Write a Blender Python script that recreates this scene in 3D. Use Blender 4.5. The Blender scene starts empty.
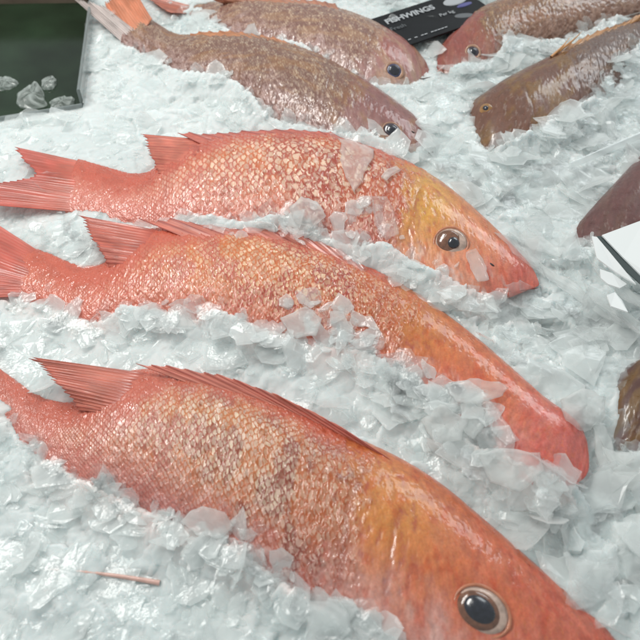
import bpy, math, random
import numpy as np
from mathutils import Vector, Matrix
from mathutils.bvhtree import BVHTree

random.seed(7)
rng = np.random.default_rng(11)
sc = bpy.context.scene
COL = sc.collection

# ------------------------------------------------------------------ camera
CAM_H, PITCH, FOV = 0.45, math.radians(50), math.radians(45)
F = 320 / math.tan(FOV / 2)
cam_d = bpy.data.cameras.new('camera')
cam = bpy.data.objects.new('camera', cam_d)
COL.objects.link(cam)
cam.location = (0, 0, CAM_H)
cam.rotation_euler = (math.radians(90) - PITCH, 0, 0)
cam_d.sensor_width = 36
cam_d.angle = FOV
cam_d.clip_start, cam_d.clip_end = 0.01, 50
cam_d.dof.use_dof = True
cam_d.dof.focus_distance = 0.60
cam_d.dof.aperture_fstop = 11.0
sc.camera = cam
CO = np.array([0, 0, CAM_H])
FW = np.array([0, math.cos(PITCH), -math.sin(PITCH)])
UP = np.array([0, math.sin(PITCH), math.cos(PITCH)])
RT = np.array([1.0, 0, 0])


def ray(px, py):
    px, py = np.asarray(px, float), np.asarray(py, float)
    return FW + ((px - 320) / F)[..., None] * RT + ((320 - py) / F)[..., None] * UP


def P(px, py, z=0.0):
    """point of the photo's pixel on the horizontal plane at height z"""
    d = ray(px, py)
    t = (np.asarray(z) - CAM_H) / d[..., 2]
    return CO + d * t[..., None]


def proj(p):
    q = np.asarray(p) - CO
    w = q @ FW
    return np.stack([320 + F * (q @ RT) / w, 320 - F * (q @ UP) / w], -1)


# ------------------------------------------------------------------ helpers
def lin(c, k=1.0):
    c = np.asarray(c, float) / 255
    return np.where(c <= .04045, c / 12.92, ((c + .055) / 1.055) ** 2.4) * k


def sst(a, b, x):
    t = np.clip((x - a) / (b - a), 0, 1)
    return t * t * (3 - 2 * t)


def mix(a, b, t):
    a, b, t = np.asarray(a), np.asarray(b), np.asarray(t)
    if t.ndim and (a.ndim > t.ndim or b.ndim > t.ndim or a.shape[-1:] == (3,)):
        t = t[..., None]
    return a + (b - a) * t


def hsh(i, j, k=0):
    n = (i.astype(np.int64) * 374761393 + j.astype(np.int64) * 668265263 + int(k) * 974634777) & 0xffffffff
    n = ((n ^ (n >> 13)) * 1274126177) & 0xffffffff
    n = ((n ^ (n >> 16)) * 2246822519) & 0xffffffff
    return ((n ^ (n >> 15)) & 0xffffff) / float(0xffffff)


def vnoise(x, y, k=0):
    xi, yi = np.floor(x), np.floor(y)
    fx, fy = x - xi, y - yi
    fx, fy = fx * fx * (3 - 2 * fx), fy * fy * (3 - 2 * fy)
    xi, yi = xi.astype(np.int64), yi.astype(np.int64)
    a, b = hsh(xi, yi, k), hsh(xi + 1, yi, k)
    c, d = hsh(xi, yi + 1, k), hsh(xi + 1, yi + 1, k)
    return (a + (b - a) * fx) * (1 - fy) + (c + (d - c) * fx) * fy


def fbm(x, y, o=4, k=0):
    s, a, t = 0, 1.0, 0
    for i in range(o):
        s = s + a * vnoise(x * 2 ** i + 17.3 * i, y * 2 ** i - 9.1 * i, k + i)
        t += a
        a *= .5
    return s / t


def plates(x, y, k=0):
    """stack of little tilted plates (broken flakes): per-cell offset and tilt"""
    xi, yi = np.floor(x).astype(np.int64), np.floor(y).astype(np.int64)
    best = np.full(x.shape, 9e9)
    h = np.zeros(x.shape)
    for di in (-1, 0, 1):
        for dj in (-1, 0, 1):
            i, j = xi + di, yi + dj
            cx, cy = i + hsh(i, j, k), j + hsh(i, j, k + 1)
            d = (x - cx) ** 2 + (y - cy) ** 2
            hh = hsh(i, j, k + 2) + (hsh(i, j, k + 3) - .5) * 1.5 * (x - cx) + (hsh(i, j, k + 4) - .5) * 1.5 * (y - cy)
            m = d < best
            best = np.where(m, d, best)
            h = np.where(m, hh, h)
    return h


def smooth_curve(pts, n, tt=None):
    """Catmull-Rom through control points; tt = parameter values of samples"""
    p = np.asarray(pts, float)
    p = np.vstack([2 * p[0] - p[1], p, 2 * p[-1] - p[-2]])
    m = len(p) - 3
    if tt is None:
        tt = np.linspace(0, m, n)
    i = np.clip(np.floor(tt).astype(int), 0, m - 1)
    t = (tt - i)[:, None]
    a, b, c, d = p[i], p[i + 1], p[i + 2], p[i + 3]
    return .5 * (2 * b + (c - a) * t + (2 * a - 5 * b + 4 * c - d) * t ** 2 + (3 * b - a - 3 * c + d) * t ** 3)


def mesh_np(name, verts, quads=None, tris=None, color=None, attrs=None, smooth=True):
    me = bpy.data.meshes.new(name)
    verts = np.asarray(verts, np.float32).reshape(-1, 3)
    me.vertices.add(len(verts))
    me.vertices.foreach_set('co', verts.ravel())
    parts, st, tot = [], [], []
    off = 0
    for f, n in ((quads, 4), (tris, 3)):
        if f is not None and len(f):
            f = np.asarray(f, np.int32).reshape(-1, n)
            parts.append(f.ravel())
            st.append(off + np.arange(len(f)) * n)
            tot.append(np.full(len(f), n))
            off += f.size
    idx = np.concatenate(parts)
    st = np.concatenate(st)
    me.loops.add(len(idx))
    me.loops.foreach_set('vertex_index', idx.astype(np.int32))
    me.polygons.add(len(st))
    me.polygons.foreach_set('loop_start', st.astype(np.int32))
    me.polygons.foreach_set('use_smooth', np.full(len(st), smooth))
    me.update(calc_edges=True)
    me.validate()
    if color is not None:
        a = me.color_attributes.new('col', 'FLOAT_COLOR', 'POINT')
        c = np.ones((len(verts), 4), np.float32)
        c[:, :3] = np.asarray(color).reshape(-1, 3)
        a.data.foreach_set('color', c.ravel())
    for k, v in (attrs or {}).items():
        a = me.attributes.new(k, 'FLOAT', 'POINT')
        a.data.foreach_set('value', np.asarray(v, np.float32).ravel())
    return me


def link(name, me, mat=None, parent=None):
    o = bpy.data.objects.new(name, me)
    COL.objects.link(o)
    if mat:
        me.materials.append(mat)
    if parent:
        o.parent = parent
        o.matrix_parent_inverse = parent.matrix_world.inverted()
    return o


def tag(o, label=None, cat=None, group=None, kind=None):
    for k, v in (('label', label), ('category', cat), ('group', group), ('kind', kind)):
        if v:
            o[k] = v
    return o


def empty(name, loc):
    o = bpy.data.objects.new(name, None)
    o.empty_display_size = .02
    COL.objects.link(o)
    o.location = loc
    bpy.context.view_layer.update()
    return o


def grid_quads(n, m, wrap=False):
    i, j = np.meshgrid(np.arange(n - 1), np.arange(m if wrap else m - 1), indexing='ij')
    j2 = (j + 1) % m
    return np.stack([i * m + j, (i + 1) * m + j, (i + 1) * m + j2, i * m + j2], -1).reshape(-1, 4)


# ------------------------------------------------------------------ materials
def nodes(name):
    m = bpy.data.materials.new(name)
    m.use_nodes = True
    nt = m.node_tree
    b = nt.nodes['Principled BSDF']
    return m, nt, b


def N(nt, t, **kw):
    n = nt.nodes.new(t)
    for k, v in kw.items():
        if k in n.inputs:
            n.inputs[k].default_value = v
        else:
            setattr(n, k, v)
    return n


def mat_skin(name='fish_skin', rough=.34, coat=.35, sss=.12):
    m, nt, b = nodes(name)
    L = nt.links.new
    at = N(nt, 'ShaderNodeAttribute', attribute_name='col')
    tc = N(nt, 'ShaderNodeTexCoord')
    n1 = N(nt, 'ShaderNodeTexNoise', Scale=700.0, Detail=3.0)
    n2 = N(nt, 'ShaderNodeTexNoise', Scale=160.0, Detail=4.0)
    L(tc.outputs['Object'], n1.inputs['Vector'])
    L(tc.outputs['Object'], n2.inputs['Vector'])
    r = N(nt, 'ShaderNodeMapRange')
    r.inputs['To Min'].default_value = .78
    r.inputs['To Max'].default_value = 1.2
    L(n1.outputs['Fac'], r.inputs['Value'])
    mx = N(nt, 'ShaderNodeVectorMath', operation='SCALE')
    L(at.outputs['Color'], mx.inputs[0])
    L(r.outputs['Result'], mx.inputs['Scale'])
    L(mx.outputs[0], b.inputs['Base Color'])
    r2 = N(nt, 'ShaderNodeMapRange')
    r2.inputs['From Min'].default_value = .3
    r2.inputs['From Max'].default_value = .7
    r2.inputs['To Min'].default_value = rough - .12
    r2.inputs['To Max'].default_value = rough + .2
    L(n2.outputs['Fac'], r2.inputs['Value'])
    L(r2.outputs['Result'], b.inputs['Roughness'])
    bp = N(nt, 'ShaderNodeBump', Strength=.22, Distance=.0005)
    L(n2.outputs['Fac'], bp.inputs['Height'])
    bp2 = N(nt, 'ShaderNodeBump', Strength=.25, Distance=.0003)
    L(n1.outputs['Fac'], bp2.inputs['Height'])
    L(bp.outputs[0], bp2.inputs['Normal'])
    L(bp2.outputs[0], b.inputs['Normal'])
    b.inputs['Specular IOR Level'].default_value = .5
    b.inputs['Coat Weight'].default_value = coat
    b.inputs['Coat Roughness'].default_value = .07
    b.inputs['Subsurface Weight'].default_value = sss
    b.inputs['Subsurface Radius'].default_value = (1, .35, .25)
    b.inputs['Subsurface Scale'].default_value = .004
    return m


def mat_fin():
    m, nt, b = nodes('fin_membrane')
    L = nt.links.new
    at = N(nt, 'ShaderNodeAttribute', attribute_name='col')
    L(at.outputs['Color'], b.inputs['Base Color'])
    b.inputs['Roughness'].default_value = .3
    b.inputs['Coat Weight'].default_value = .3
    b.inputs['Coat Roughness'].default_value = .1
    tr = N(nt, 'ShaderNodeBsdfTranslucent')
    L(at.outputs['Color'], tr.inputs['Color'])
    tp = N(nt, 'ShaderNodeBsdfTransparent')
    mx = N(nt, 'ShaderNodeMixShader')
    mx.inputs[0].default_value = .3
    L(b.outputs[0], mx.inputs[1])
    L(tr.outputs[0], mx.inputs[2])
    mx2 = N(nt, 'ShaderNodeMixShader')
    L(at.outputs['Alpha'], mx2.inputs[0])
    L(tp.outputs[0], mx2.inputs[1])
    L(mx.outputs[0], mx2.inputs[2])
    L(mx2.outputs[0], nt.nodes['Material Output'].inputs[0])
    return m


def mat_plain(name, c, rough=.4, coat=0, spec=.5, metal=0, noise=0, nscale=60, emit=None):
    m, nt, b = nodes(name)
    L = nt.links.new
    c = tuple(c)
    b.inputs['Base Color'].default_value = (*c, 1)
    b.inputs['Roughness'].default_value = rough
    b.inputs['Coat Weight'].default_value = coat
    b.inputs['Coat Roughness'].default_value = .04
    b.inputs['Specular IOR Level'].default_value = spec
    b.inputs['Metallic'].default_value = metal
    if noise:
        tc = N(nt, 'ShaderNodeTexCoord')
        n1 = N(nt, 'ShaderNodeTexNoise', Scale=float(nscale), Detail=5.0)
        L(tc.outputs['Object'], n1.inputs['Vector'])
        rp = N(nt, 'ShaderNodeValToRGB')
        rp.color_ramp.elements[0].position = .3
        rp.color_ramp.elements[1].position = .7
        rp.color_ramp.elements[0].color = (*[v * (1 - noise) for v in c], 1)
        rp.color_ramp.elements[1].color = (*[min(1, v * (1 + noise)) for v in c], 1)
        L(n1.outputs['Fac'], rp.inputs[0])
        L(rp.outputs[0], b.inputs['Base Color'])
        bp = N(nt, 'ShaderNodeBump', Strength=.3, Distance=.001)
        L(n1.outputs['Fac'], bp.inputs['Height'])
        L(bp.outputs[0], b.inputs['Normal'])
    return m


def mat_bed():
    m, nt, b = nodes('packed_ice')
    L = nt.links.new
    tc = N(nt, 'ShaderNodeTexCoord')
    n0 = N(nt, 'ShaderNodeTexNoise', Scale=9.0, Detail=5.0)
    n1 = N(nt, 'ShaderNodeTexNoise', Scale=150.0, Detail=6.0, Roughness=.65)
    n2 = N(nt, 'ShaderNodeTexVoronoi', Scale=120.0)
    for n in (n0, n1, n2):
        L(tc.outputs['Object'], n.inputs['Vector'])
    rp = N(nt, 'ShaderNodeValToRGB')
    e = rp.color_ramp.elements
    e[0].position, e[0].color = .3, (.60, .66, .66, 1)
    e[1].position, e[1].color = .72, (.76, .79, .785, 1)
    L(n0.outputs['Fac'], rp.inputs[0])
    # faint blood-pink melt beside the fish
    at = N(nt, 'ShaderNodeAttribute', attribute_name='pink')
    pk = N(nt, 'ShaderNodeMix', data_type='RGBA')
    L(at.outputs['Fac'], pk.inputs[0])
    L(rp.outputs[0], pk.inputs[6])
    pk.inputs[7].default_value = (.80, .60, .56, 1)
    L(pk.outputs[2], b.inputs['Base Color'])
    b.inputs['Roughness'].default_value = .38
    b.inputs['IOR'].default_value = 1.31
    b.inputs['Subsurface Weight'].default_value = .85
    b.inputs['Subsurface Radius'].default_value = (.75, .95, 1.0)
    b.inputs['Subsurface Scale'].default_value = .010
    bp = N(nt, 'ShaderNodeBump', Strength=.4, Distance=.0012)
    L(n1.outputs['Fac'], bp.inputs['Height'])
    bp2 = N(nt, 'ShaderNodeBump', Strength=.35, Distance=.0015)
    L(n2.outputs['Distance'], bp2.inputs['Height'])
    L(bp.outputs[0], bp2.inputs['Normal'])
    L(bp2.outputs[0], b.inputs['Normal'])
    return m


def mat_flake(name, lo, hi, tint=(.80, .88, .88), rough=.12):
    """thin ice: clear in the flat, whiter at the rim and where it is bubbly"""
    m, nt, b = nodes(name)
    L = nt.links.new
    tc = N(nt, 'ShaderNodeTexCoord')
    n1 = N(nt, 'ShaderNodeTexNoise', Scale=170.0, Detail=2.0, Roughness=.7)
    L(tc.outputs['Object'], n1.inputs['Vector'])
    at = N(nt, 'ShaderNodeAttribute', attribute_name='fr')
    bp2 = N(nt, 'ShaderNodeBump', Strength=.5, Distance=.0010)
    L(n1.outputs['Fac'], bp2.inputs['Height'])
    df = N(nt, 'ShaderNodeBsdfDiffuse', Color=(*tint, 1))
    tl = N(nt, 'ShaderNodeBsdfTranslucent', Color=(*tint, 1))
    tp = N(nt, 'ShaderNodeBsdfTransparent', Color=(.995, 1, 1, 1))
    gl = N(nt, 'ShaderNodeBsdfGlossy', Color=(1, 1, 1, 1), Roughness=rough)
    for n in (df, gl):
        L(bp2.outputs[0], n.inputs['Normal'])
    a = N(nt, 'ShaderNodeMixShader')
    a.inputs[0].default_value = .45
    L(df.outputs[0], a.inputs[1])
    L(tl.outputs[0], a.inputs[2])
    # opacity
    mr = N(nt, 'ShaderNodeMapRange')
    mr.inputs['From Min'].default_value = 0
    mr.inputs['From Max'].default_value = 1.0
    mr.inputs['To Min'].default_value = lo
    mr.inputs['To Max'].default_value = hi
    L(at.outputs['Fac'], mr.inputs['Value'])
    op = N(nt, 'ShaderNodeMixShader')
    L(mr.outputs[0], op.inputs[0])
    L(tp.outputs[0], op.inputs[1])
    L(a.outputs[0], op.inputs[2])
    fr = N(nt, 'ShaderNodeFresnel', IOR=1.36)
    geo = N(nt, 'ShaderNodeNewGeometry')
    inv = N(nt, 'ShaderNodeMath', operation='SUBTRACT')
    inv.inputs[0].default_value = 1
    L(geo.outputs['Backfacing'], inv.inputs[1])
    fm_ = N(nt, 'ShaderNodeMath', operation='MULTIPLY')
    L(inv.outputs[0], fm_.inputs[0])
    L(fr.outputs[0], fm_.inputs[1])
    g = N(nt, 'ShaderNodeMixShader')
    L(fm_.outputs[0], g.inputs[0])
    L(op.outputs[0], g.inputs[1])
    L(gl.outputs[0], g.inputs[2])
    L(g.outputs[0], nt.nodes['Material Output'].inputs[0])
    return m


M_SKIN = mat_skin(coat=.48)
M_SKIN_B = mat_skin('brown_fish_skin', rough=.36, coat=.45, sss=.05)
M_FIN = mat_fin()
M_BED = mat_bed()
M_FLAKE = mat_flake('ice_flake', .02, .46, tint=(.95, .975, .97), rough=.17)
M_CLEAR = mat_flake('clear_ice', .05, .62, tint=(.95, .965, .955), rough=.10)
M_PUPIL = mat_plain('eye_pupil', (.014, .016, .026), .2, coat=.9, noise=.5, nscale=350)
M_SCLERA = mat_plain('eye_white', lin((190, 164, 150)), .3, coat=.6, noise=.3, nscale=250)

# ------------------------------------------------------------------ fish
BVH = []          # (name, tree)


class Fish:
    pass


def scale_pattern(a, b, seed, ragged):
    """overlapping scales; +a is towards the head, free edges towards the tail.
    returns height, edge distance, per-scale random"""
    wob = ragged * .35
    a = a + (fbm(a * 2.3, b * 2.3, 2, seed + 5) - .5) * wob
    b = b + (fbm(a * 2.1 + 40, b * 2.1, 2, seed + 6) - .5) * wob
    j0 = np.floor(b * 2).astype(np.int64)
    besta = np.full(a.shape, -9e9)
    h = np.zeros(a.shape)
    e = np.zeros(a.shape)
    rr = np.zeros(a.shape)
    for dj in (-2, -1, 0, 1, 2, 3):
        j = j0 + dj
        sh = .5 * (j & 1)
        i0 = np.floor(a - sh).astype(np.int64)
        for di in (-1, 0, 1, 2):
            i = i0 + di
            r0 = hsh(i, j, seed)
            cx = i + sh + (hsh(i, j, seed + 1) - .5) * .34 * ragged
            cy = j * .5 + (hsh(i, j, seed + 2) - .5) * .26 * ragged
            R = .66 + (r0 - .5) * .2 * ragged
            dx, dy = (a - cx) * 1.06, (b - cy) * 1.0
            d = np.sqrt(dx * dx + dy * dy)
            lift = .75 + .5 * hsh(i, j, seed + 3)
            m = (d < R) & (cx > besta)
            besta = np.where(m, cx, besta)
            h = np.where(m, lift * np.clip(.62 - dx / (2 * R), 0, 1.15), h)
            e = np.where(m, (R - d) / R, e)
            rr = np.where(m, hsh(i, j, seed + 4), rr)
    e = e + (fbm(a * 3.1, b * 2.3, 2, seed + 8) - .5) * .42 * ragged * (e > 0)
    return h, e, rr


def build_fish(name, label, group, pairs, pal, ns=500, nv=150, zc=0.0, tr=.42, rows=24, seed=1,
               head_s=.66, ragged=1.0, amp=.0004, kind='red', gk=1.0, gill=None, lift=0.0, blunt=.93, group_mat=None):
    f = Fish()
    pr = np.asarray(pairs, float)              # k,4
    nctrl = len(pr)
    dense = smooth_curve(pr, 400)
    mid = P((dense[:, 0] + dense[:, 2]) / 2, (dense[:, 1] + dense[:, 3]) / 2, zc)
    cl = np.concatenate([[0], np.cumsum(np.linalg.norm(np.diff(mid, axis=0), axis=1))])
    f.length = cl[-1]
    s = np.linspace(0, 1, ns)
    tt = np.interp(s * cl[-1], cl, np.linspace(0, nctrl - 1, 400))
    q = smooth_curve(pr, ns, tt)
    D, V = q[:, :2], q[:, 2:]
    zs_ = zc + lift * sst(.72, 1.0, s)
    Dw, Vw = P(D[:, 0], D[:, 1], zs_), P(V[:, 0], V[:, 1], zs_)
    nimg = (D - V) / np.linalg.norm(D - V, axis=1)[:, None]
    th = np.linspace(0, math.pi, 40)
    close = np.sqrt(np.clip(1 - sst(.90, 1.0, s) ** 2 * blunt, 0, 1))
    thick = tr * (.62 + .38 * sst(0, .35, s)) * (1 - .12 * sst(.75, 1, s)) * close
    for it in range(6):
        C, W = (Dw + Vw) / 2, (Dw - Vw) / 2
        w = np.linalg.norm(W, axis=1)
        t = thick * w
        c, sn = np.cos(th), np.sin(th)
        pts = C[:, None] + W[:, None] * c[None, :, None] + np.array([0, 0, 1.]) * (t[:, None] * sn)[..., None]
        pp = proj(pts)
        ext = np.max(np.einsum('ijk,ik->ij', pp, nimg), 1) - np.sum(D * nimg, 1)
        mpp = np.linalg.norm(Dw - Vw, axis=1) / np.maximum(np.linalg.norm(proj(Dw) - proj(Vw), axis=1), 1)
        Dw = Dw - (W / w[:, None]) * (ext * mpp * .9)[:, None]
    C, W = (Dw + Vw) / 2, (Dw - Vw) / 2
    cap = np.sqrt(np.clip(1 - np.clip((s - .958) / .042, 0, 1) ** 2 * .985, 0, 1))
    W = W * cap[:, None]
    w = np.linalg.norm(W, axis=1)
    t = thick * w
    f.w, f.t = w, t
    nb = 28
    th = np.concatenate([np.linspace(0, math.pi, nv, endpoint=False), np.linspace(math.pi, 2 * math.pi, nb, endpoint=False)])
    c, sn = np.cos(th), np.sin(th)
    cs = np.sign(c) * np.abs(c) ** .95
    body = C[:, None] + W[:, None] * cs[None, :, None] + np.array([0, 0, 1.]) * (t[:, None] * sn)[..., None]
    # parameters
    v = np.where(th <= math.pi, th / math.pi, 2 - th / math.pi)      # 0 back .. 1 belly
    S, Vv = np.meshgrid(s, v, indexing='ij')
    top = (th <= math.pi)[None, :]
    dl = f.length / ns
    cell = (2.6 * w / rows)
    U = np.cumsum(dl / np.maximum(cell, 1e-4))
    A = np.repeat(U[:, None], len(th), 1)
    nrm = np.cross(np.gradient(body, axis=0), np.roll(body, -1, 1) - np.roll(body, 1, 1))
    nrm /= np.maximum(np.linalg.norm(nrm, axis=2), 1e-9)[..., None]
    if np.sum(nrm[:, nv // 2, 2]) < 0:
        nrm = -nrm
    h, e, rr = scale_pattern(A, Vv * rows, seed, ragged * (.3 + .25 * sst(.2, .4, S) + .95 * sst(.38, .62, S)))
    X, Y = S * f.length * 100, Vv * np.repeat(w[:, None], len(th), 1) * 200  # cm
    nz = fbm(X * .8, Y * .8, 4, seed + 20)
    nz2 = fbm(X * 3, Y * 3, 4, seed + 30)
    hs = head_s + .05 * np.sin(Vv * 3.1) + (nz2 - .5) * .10 + (nz - .5) * .10
    headm = sst(-.03, .03, S - hs)
    f.headm = headm
    col, rel = pal(S, Vv, h, e, rr, nz, nz2, headm, X, Y)
    disp = (h - .5) * amp * rel * (1 - headm) * top
    disp = disp + (nz2 - .5) * .0011 * top * (1 - .72 * headm)
    disp = disp + (fbm(X * 7, Y * 7, 3, seed + 44) - .5) * .0004 * (1 - .6 * headm)
    # gill cover and cheek grooves
    for (gs, gb, dep, v0, v1, wd) in (gill or []):
        gc = gs + gb * (Vv - .5) ** 2 + (nz2 - .5) * .008 + (nz - .5) * .02
        dep, wd = dep * (.5 + .6 * nz2) * gk * .6, wd * 1.5
        vm = sst(v0, v0 + .12, Vv) * (1 - sst(v1 - .12, v1, Vv)) * top
        disp = disp + dep * 1.5 * sst(-.004, .006, S - gc) * (1 - sst(.015, .10, S - gc)) * vm
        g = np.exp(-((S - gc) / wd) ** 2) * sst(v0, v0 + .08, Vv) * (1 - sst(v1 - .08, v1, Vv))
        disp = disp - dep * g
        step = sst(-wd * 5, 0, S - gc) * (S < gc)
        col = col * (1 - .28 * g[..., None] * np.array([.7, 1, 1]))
    endf = (1 - sst(.97, 1, S))
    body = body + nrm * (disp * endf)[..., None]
    f.root = empty(name, (float(C[ns // 2, 0]), float(C[ns // 2, 1]), zc))
    tag(f.root, label, 'fish', group)
    q = grid_quads(ns, len(th), True)
    verts = body.reshape(-1, 3)
    n0 = len(verts)
    verts = np.vstack([verts, body[0].mean(0), body[-1].mean(0)])
    m = len(th)
    k = np.arange(m)
    t0 = np.stack([np.full(m, n0), k, (k + 1) % m], -1)
    t1 = np.stack([np.full(m, n0 + 1), (ns - 1) * m + (k + 1) % m, (ns - 1) * m + k], -1)
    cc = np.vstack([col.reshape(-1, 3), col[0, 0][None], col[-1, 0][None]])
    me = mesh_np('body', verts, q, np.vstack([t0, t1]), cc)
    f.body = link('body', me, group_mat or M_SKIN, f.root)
    # light ray-cast proxy
    st = max(1, ns // 120)
    sv = max(1, nv // 40)
    lo = body[::st, ::sv]
    f.bvh = BVHTree.FromPolygons([Vector(p) for p in lo.reshape(-1, 3)], grid_quads(lo.shape[0], lo.shape[1], True).tolist())
    BVH.append((name, f.bvh))
    f.C, f.Dw, f.Vw, f.D, f.V, f.s, f.zc = C, Dw, Vw, D, V, s, zc
    return f


def hit(f, px, py):
    d = ray(px, py)
    loc, n, i, dist = f.bvh.ray_cast(Vector(CO), Vector(d).normalized())
    if loc is None:
        return None, None
    if n.dot(Vector(d)) > 0:
        n = -n
    return np.array(loc), np.array(n)


def on(f, px, py, dz=0.0, zf=None):
    p, n = hit(f, px, py)
    if p is None:
        return P(px, py, (zf if zf is not None else f.zc + .012) + dz)
    return P(px, py, p[2] + dz)


def disc(name, center, n, ax, rx, ry, bulge, mat, parent, seg=40, rings=8, off=(0, 0), col=None):
    """domed elliptical lens lying on a surface with normal n"""
    n = np.asarray(n) / np.linalg.norm(n)
    ax = np.asarray(ax) - n * np.dot(ax, n)
    ax /= np.linalg.norm(ax)
    ay = np.cross(n, ax)
    vs = []
    for r in range(rings + 1):
        k = r / rings
        for a in range(seg):
            t = 2 * math.pi * a / seg
            vs.append(center + ax * (rx * k * math.cos(t) + off[0]) + ay * (ry * k * math.sin(t) + off[1])
                      + n * (bulge * (1 - k * k)) - n * (.0015 * (k == 1)))
    q = grid_quads(rings + 1, seg, True)
    me = mesh_np(name, vs, q, None, col)
    return link(name, me, mat, parent)


def ring(name, center, n, ax, rx, ry, rad, mat, parent, seg=48, sub=10):
    n = np.asarray(n) / np.linalg.norm(n)
    ax = np.asarray(ax) - n * np.dot(ax, n)
    ax /= np.linalg.norm(ax)
    ay = np.cross(n, ax)
    vs = []
    for a in range(seg):
        t = 2 * math.pi * a / seg
        o = ax * math.cos(t) * rx + ay * math.sin(t) * ry
        od = o / np.linalg.norm(o)
        rr = rad * (1 + .15 * math.sin(3 * t + 1) + .1 * math.sin(7 * t))
        for b in range(sub):
            u = 2 * math.pi * b / sub
            vs.append(center + o + od * rr * math.cos(u) + n * rr * .6 * math.sin(u))
    vs = np.array(vs)
    i, j = np.meshgrid(np.arange(seg), np.arange(sub), indexing='ij')
    q = np.stack([i * sub + j, ((i + 1) % seg) * sub + j, ((i + 1) % seg) * sub + (j + 1) % sub, i * sub + (j + 1) % sub], -1).reshape(-1, 4)
    return link(name, mesh_np(name, vs, q), mat, parent)


def add_eye(f, px, py, r_px, iris, asp=.9, pup=.5, poff=(0, 0), ioff=(0, 0), irad=.8, rim=None, rim_w=.12, sclera=True):
    p, n = hit(f, px, py)
    if p is None:
        print('EYE MISS', px, py)
        return
    mpp = np.linalg.norm(p - CO) / F
    r = r_px * mpp
    a = on(f, px + 3, py + 2.2) - on(f, px - 3, py - 2.2)
    n = n * .6 + (CO - p) / np.linalg.norm(CO - p) * .4
    n /= np.linalg.norm(n)
    w = disc('eye', p + n * r * .02, n, a, r, r * asp, r * .22, M_SCLERA if sclera else iris, f.root)
    disc('iris', p + n * r * .10, n, a, r * irad, r * irad * asp, r * .22, iris, w, off=(ioff[0] * r, ioff[1] * r))
    disc('pupil', p + n * r * .20, n, a, r * pup, r * pup * asp * .95, r * .20, M_PUPIL, w, off=(poff[0] * r, poff[1] * r))
    if rim:
        ring('eyelid', p + n * r * .03, n, a, r * 1.02, r * asp * 1.02, r * rim_w * .6, rim, w)


def add_fin(f, name, base, tip, nr, c_mem, c_ray, jag=.25, rip=.0004, res=12, k=22, dz=(-.0012, 0.002), zf=None,
            alpha=1.0, seed=0, curve=0.0, tipcol=None, sharp=1.6, cbase=None):
    n = nr * res + 1
    B = smooth_curve([on(f, x, y, dz[0], zf) for x, y in base], n)
    T = smooth_curve([on(f, x, y, dz[1], zf) for x, y in tip], n)
    u = np.linspace(0, 1, n)
    v = np.linspace(0, 1, k)
    uw = u * nr + .5 * (vnoise(u * nr * .45, u * 0 + seed, seed) - .5) * np.sin(np.pi * u)
    ph = uw % 1.0
    g = np.random.default_rng(seed + 5)
    rl = 1 + (g.random(nr + 1) - .5) * jag * .9
    ridx = np.clip(np.round(uw), 0, nr).astype(int)
    ln = rl[ridx] - jag * (1 - np.abs(2 * ph - 1)) ** (1 / sharp) * 1.0
    d = (T - B) * ln[:, None]
    pts = B[:, None] + d[:, None] * v[None, :, None]
    nn = np.cross(np.gradient(pts, axis=0), np.gradient(pts, axis=1))
    nn /= np.maximum(np.linalg.norm(nn, axis=2), 1e-9)[..., None]
    if nn[..., 2].sum() < 0:
        nn = -nn
    rw = np.cos(ph * 2 * math.pi)[:, None]
    wav = (fbm(u * 5 + seed, u * 0 + 3, 3, seed)[:, None] - .5) * .006 * v[None, :]
    rw2 = np.cos(2 * ph * 2 * math.pi)[:, None] * sst(.35, .8, v)[None] * .5
    pts = pts + nn * ((rw * .8 + rw2) * rip * sst(0, .25, v)[None] + wav + curve * np.sin(v * math.pi)[None])[..., None]
    rb = (.35 + .65 * g.random(nr + 1))[ridx][:, None]
    rayv = np.clip(np.clip(rw, 0, 1) ** 2 * rb + np.clip(rw2, 0, 1) * .6, 0, 1) * sst(-.1, .35, v)[None]
    nz = fbm(u[:, None] * nr * .7 + 0 * v[None], v[None] * 5 + 0 * u[:, None], 3, seed + 9)
    c = mix(c_mem, c_ray, rayv)
    c = mix(c, np.broadcast_to(cbase if cbase is not None else c_mem * 1.05, c.shape), (1 - sst(0, .4, v[None] + (nz - .5) * .3)) * .8)
    if tipcol is not None:
        c = mix(c, np.broadcast_to(tipcol, c.shape), sst(.3, 1.0, v[None] * .8 + nz * .4))
    c = np.clip(c * 1.02 + .07, 0, 1) * (.70 + .6 * nz)[..., None]
    me = bpy.data.meshes.new(name)
    me = mesh_np(name, pts, grid_quads(n, k), None, c)
    al = np.empty(n * k * 4, np.float32)
    me.color_attributes['col'].data.foreach_get('color', al)
    al = al.reshape(-1, 4)
    al[:, 3] = np.clip(alpha + (1 - alpha) * rayv.ravel(), 0, 1)
    me.color_attributes['col'].data.foreach_set('color', al.ravel())
    o = link(name, me, M_FIN, f.root)
    so = o.modifiers.new('thickness', 'SOLIDIFY')
    so.thickness = .0005
    so.offset = 0
    return o


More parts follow.
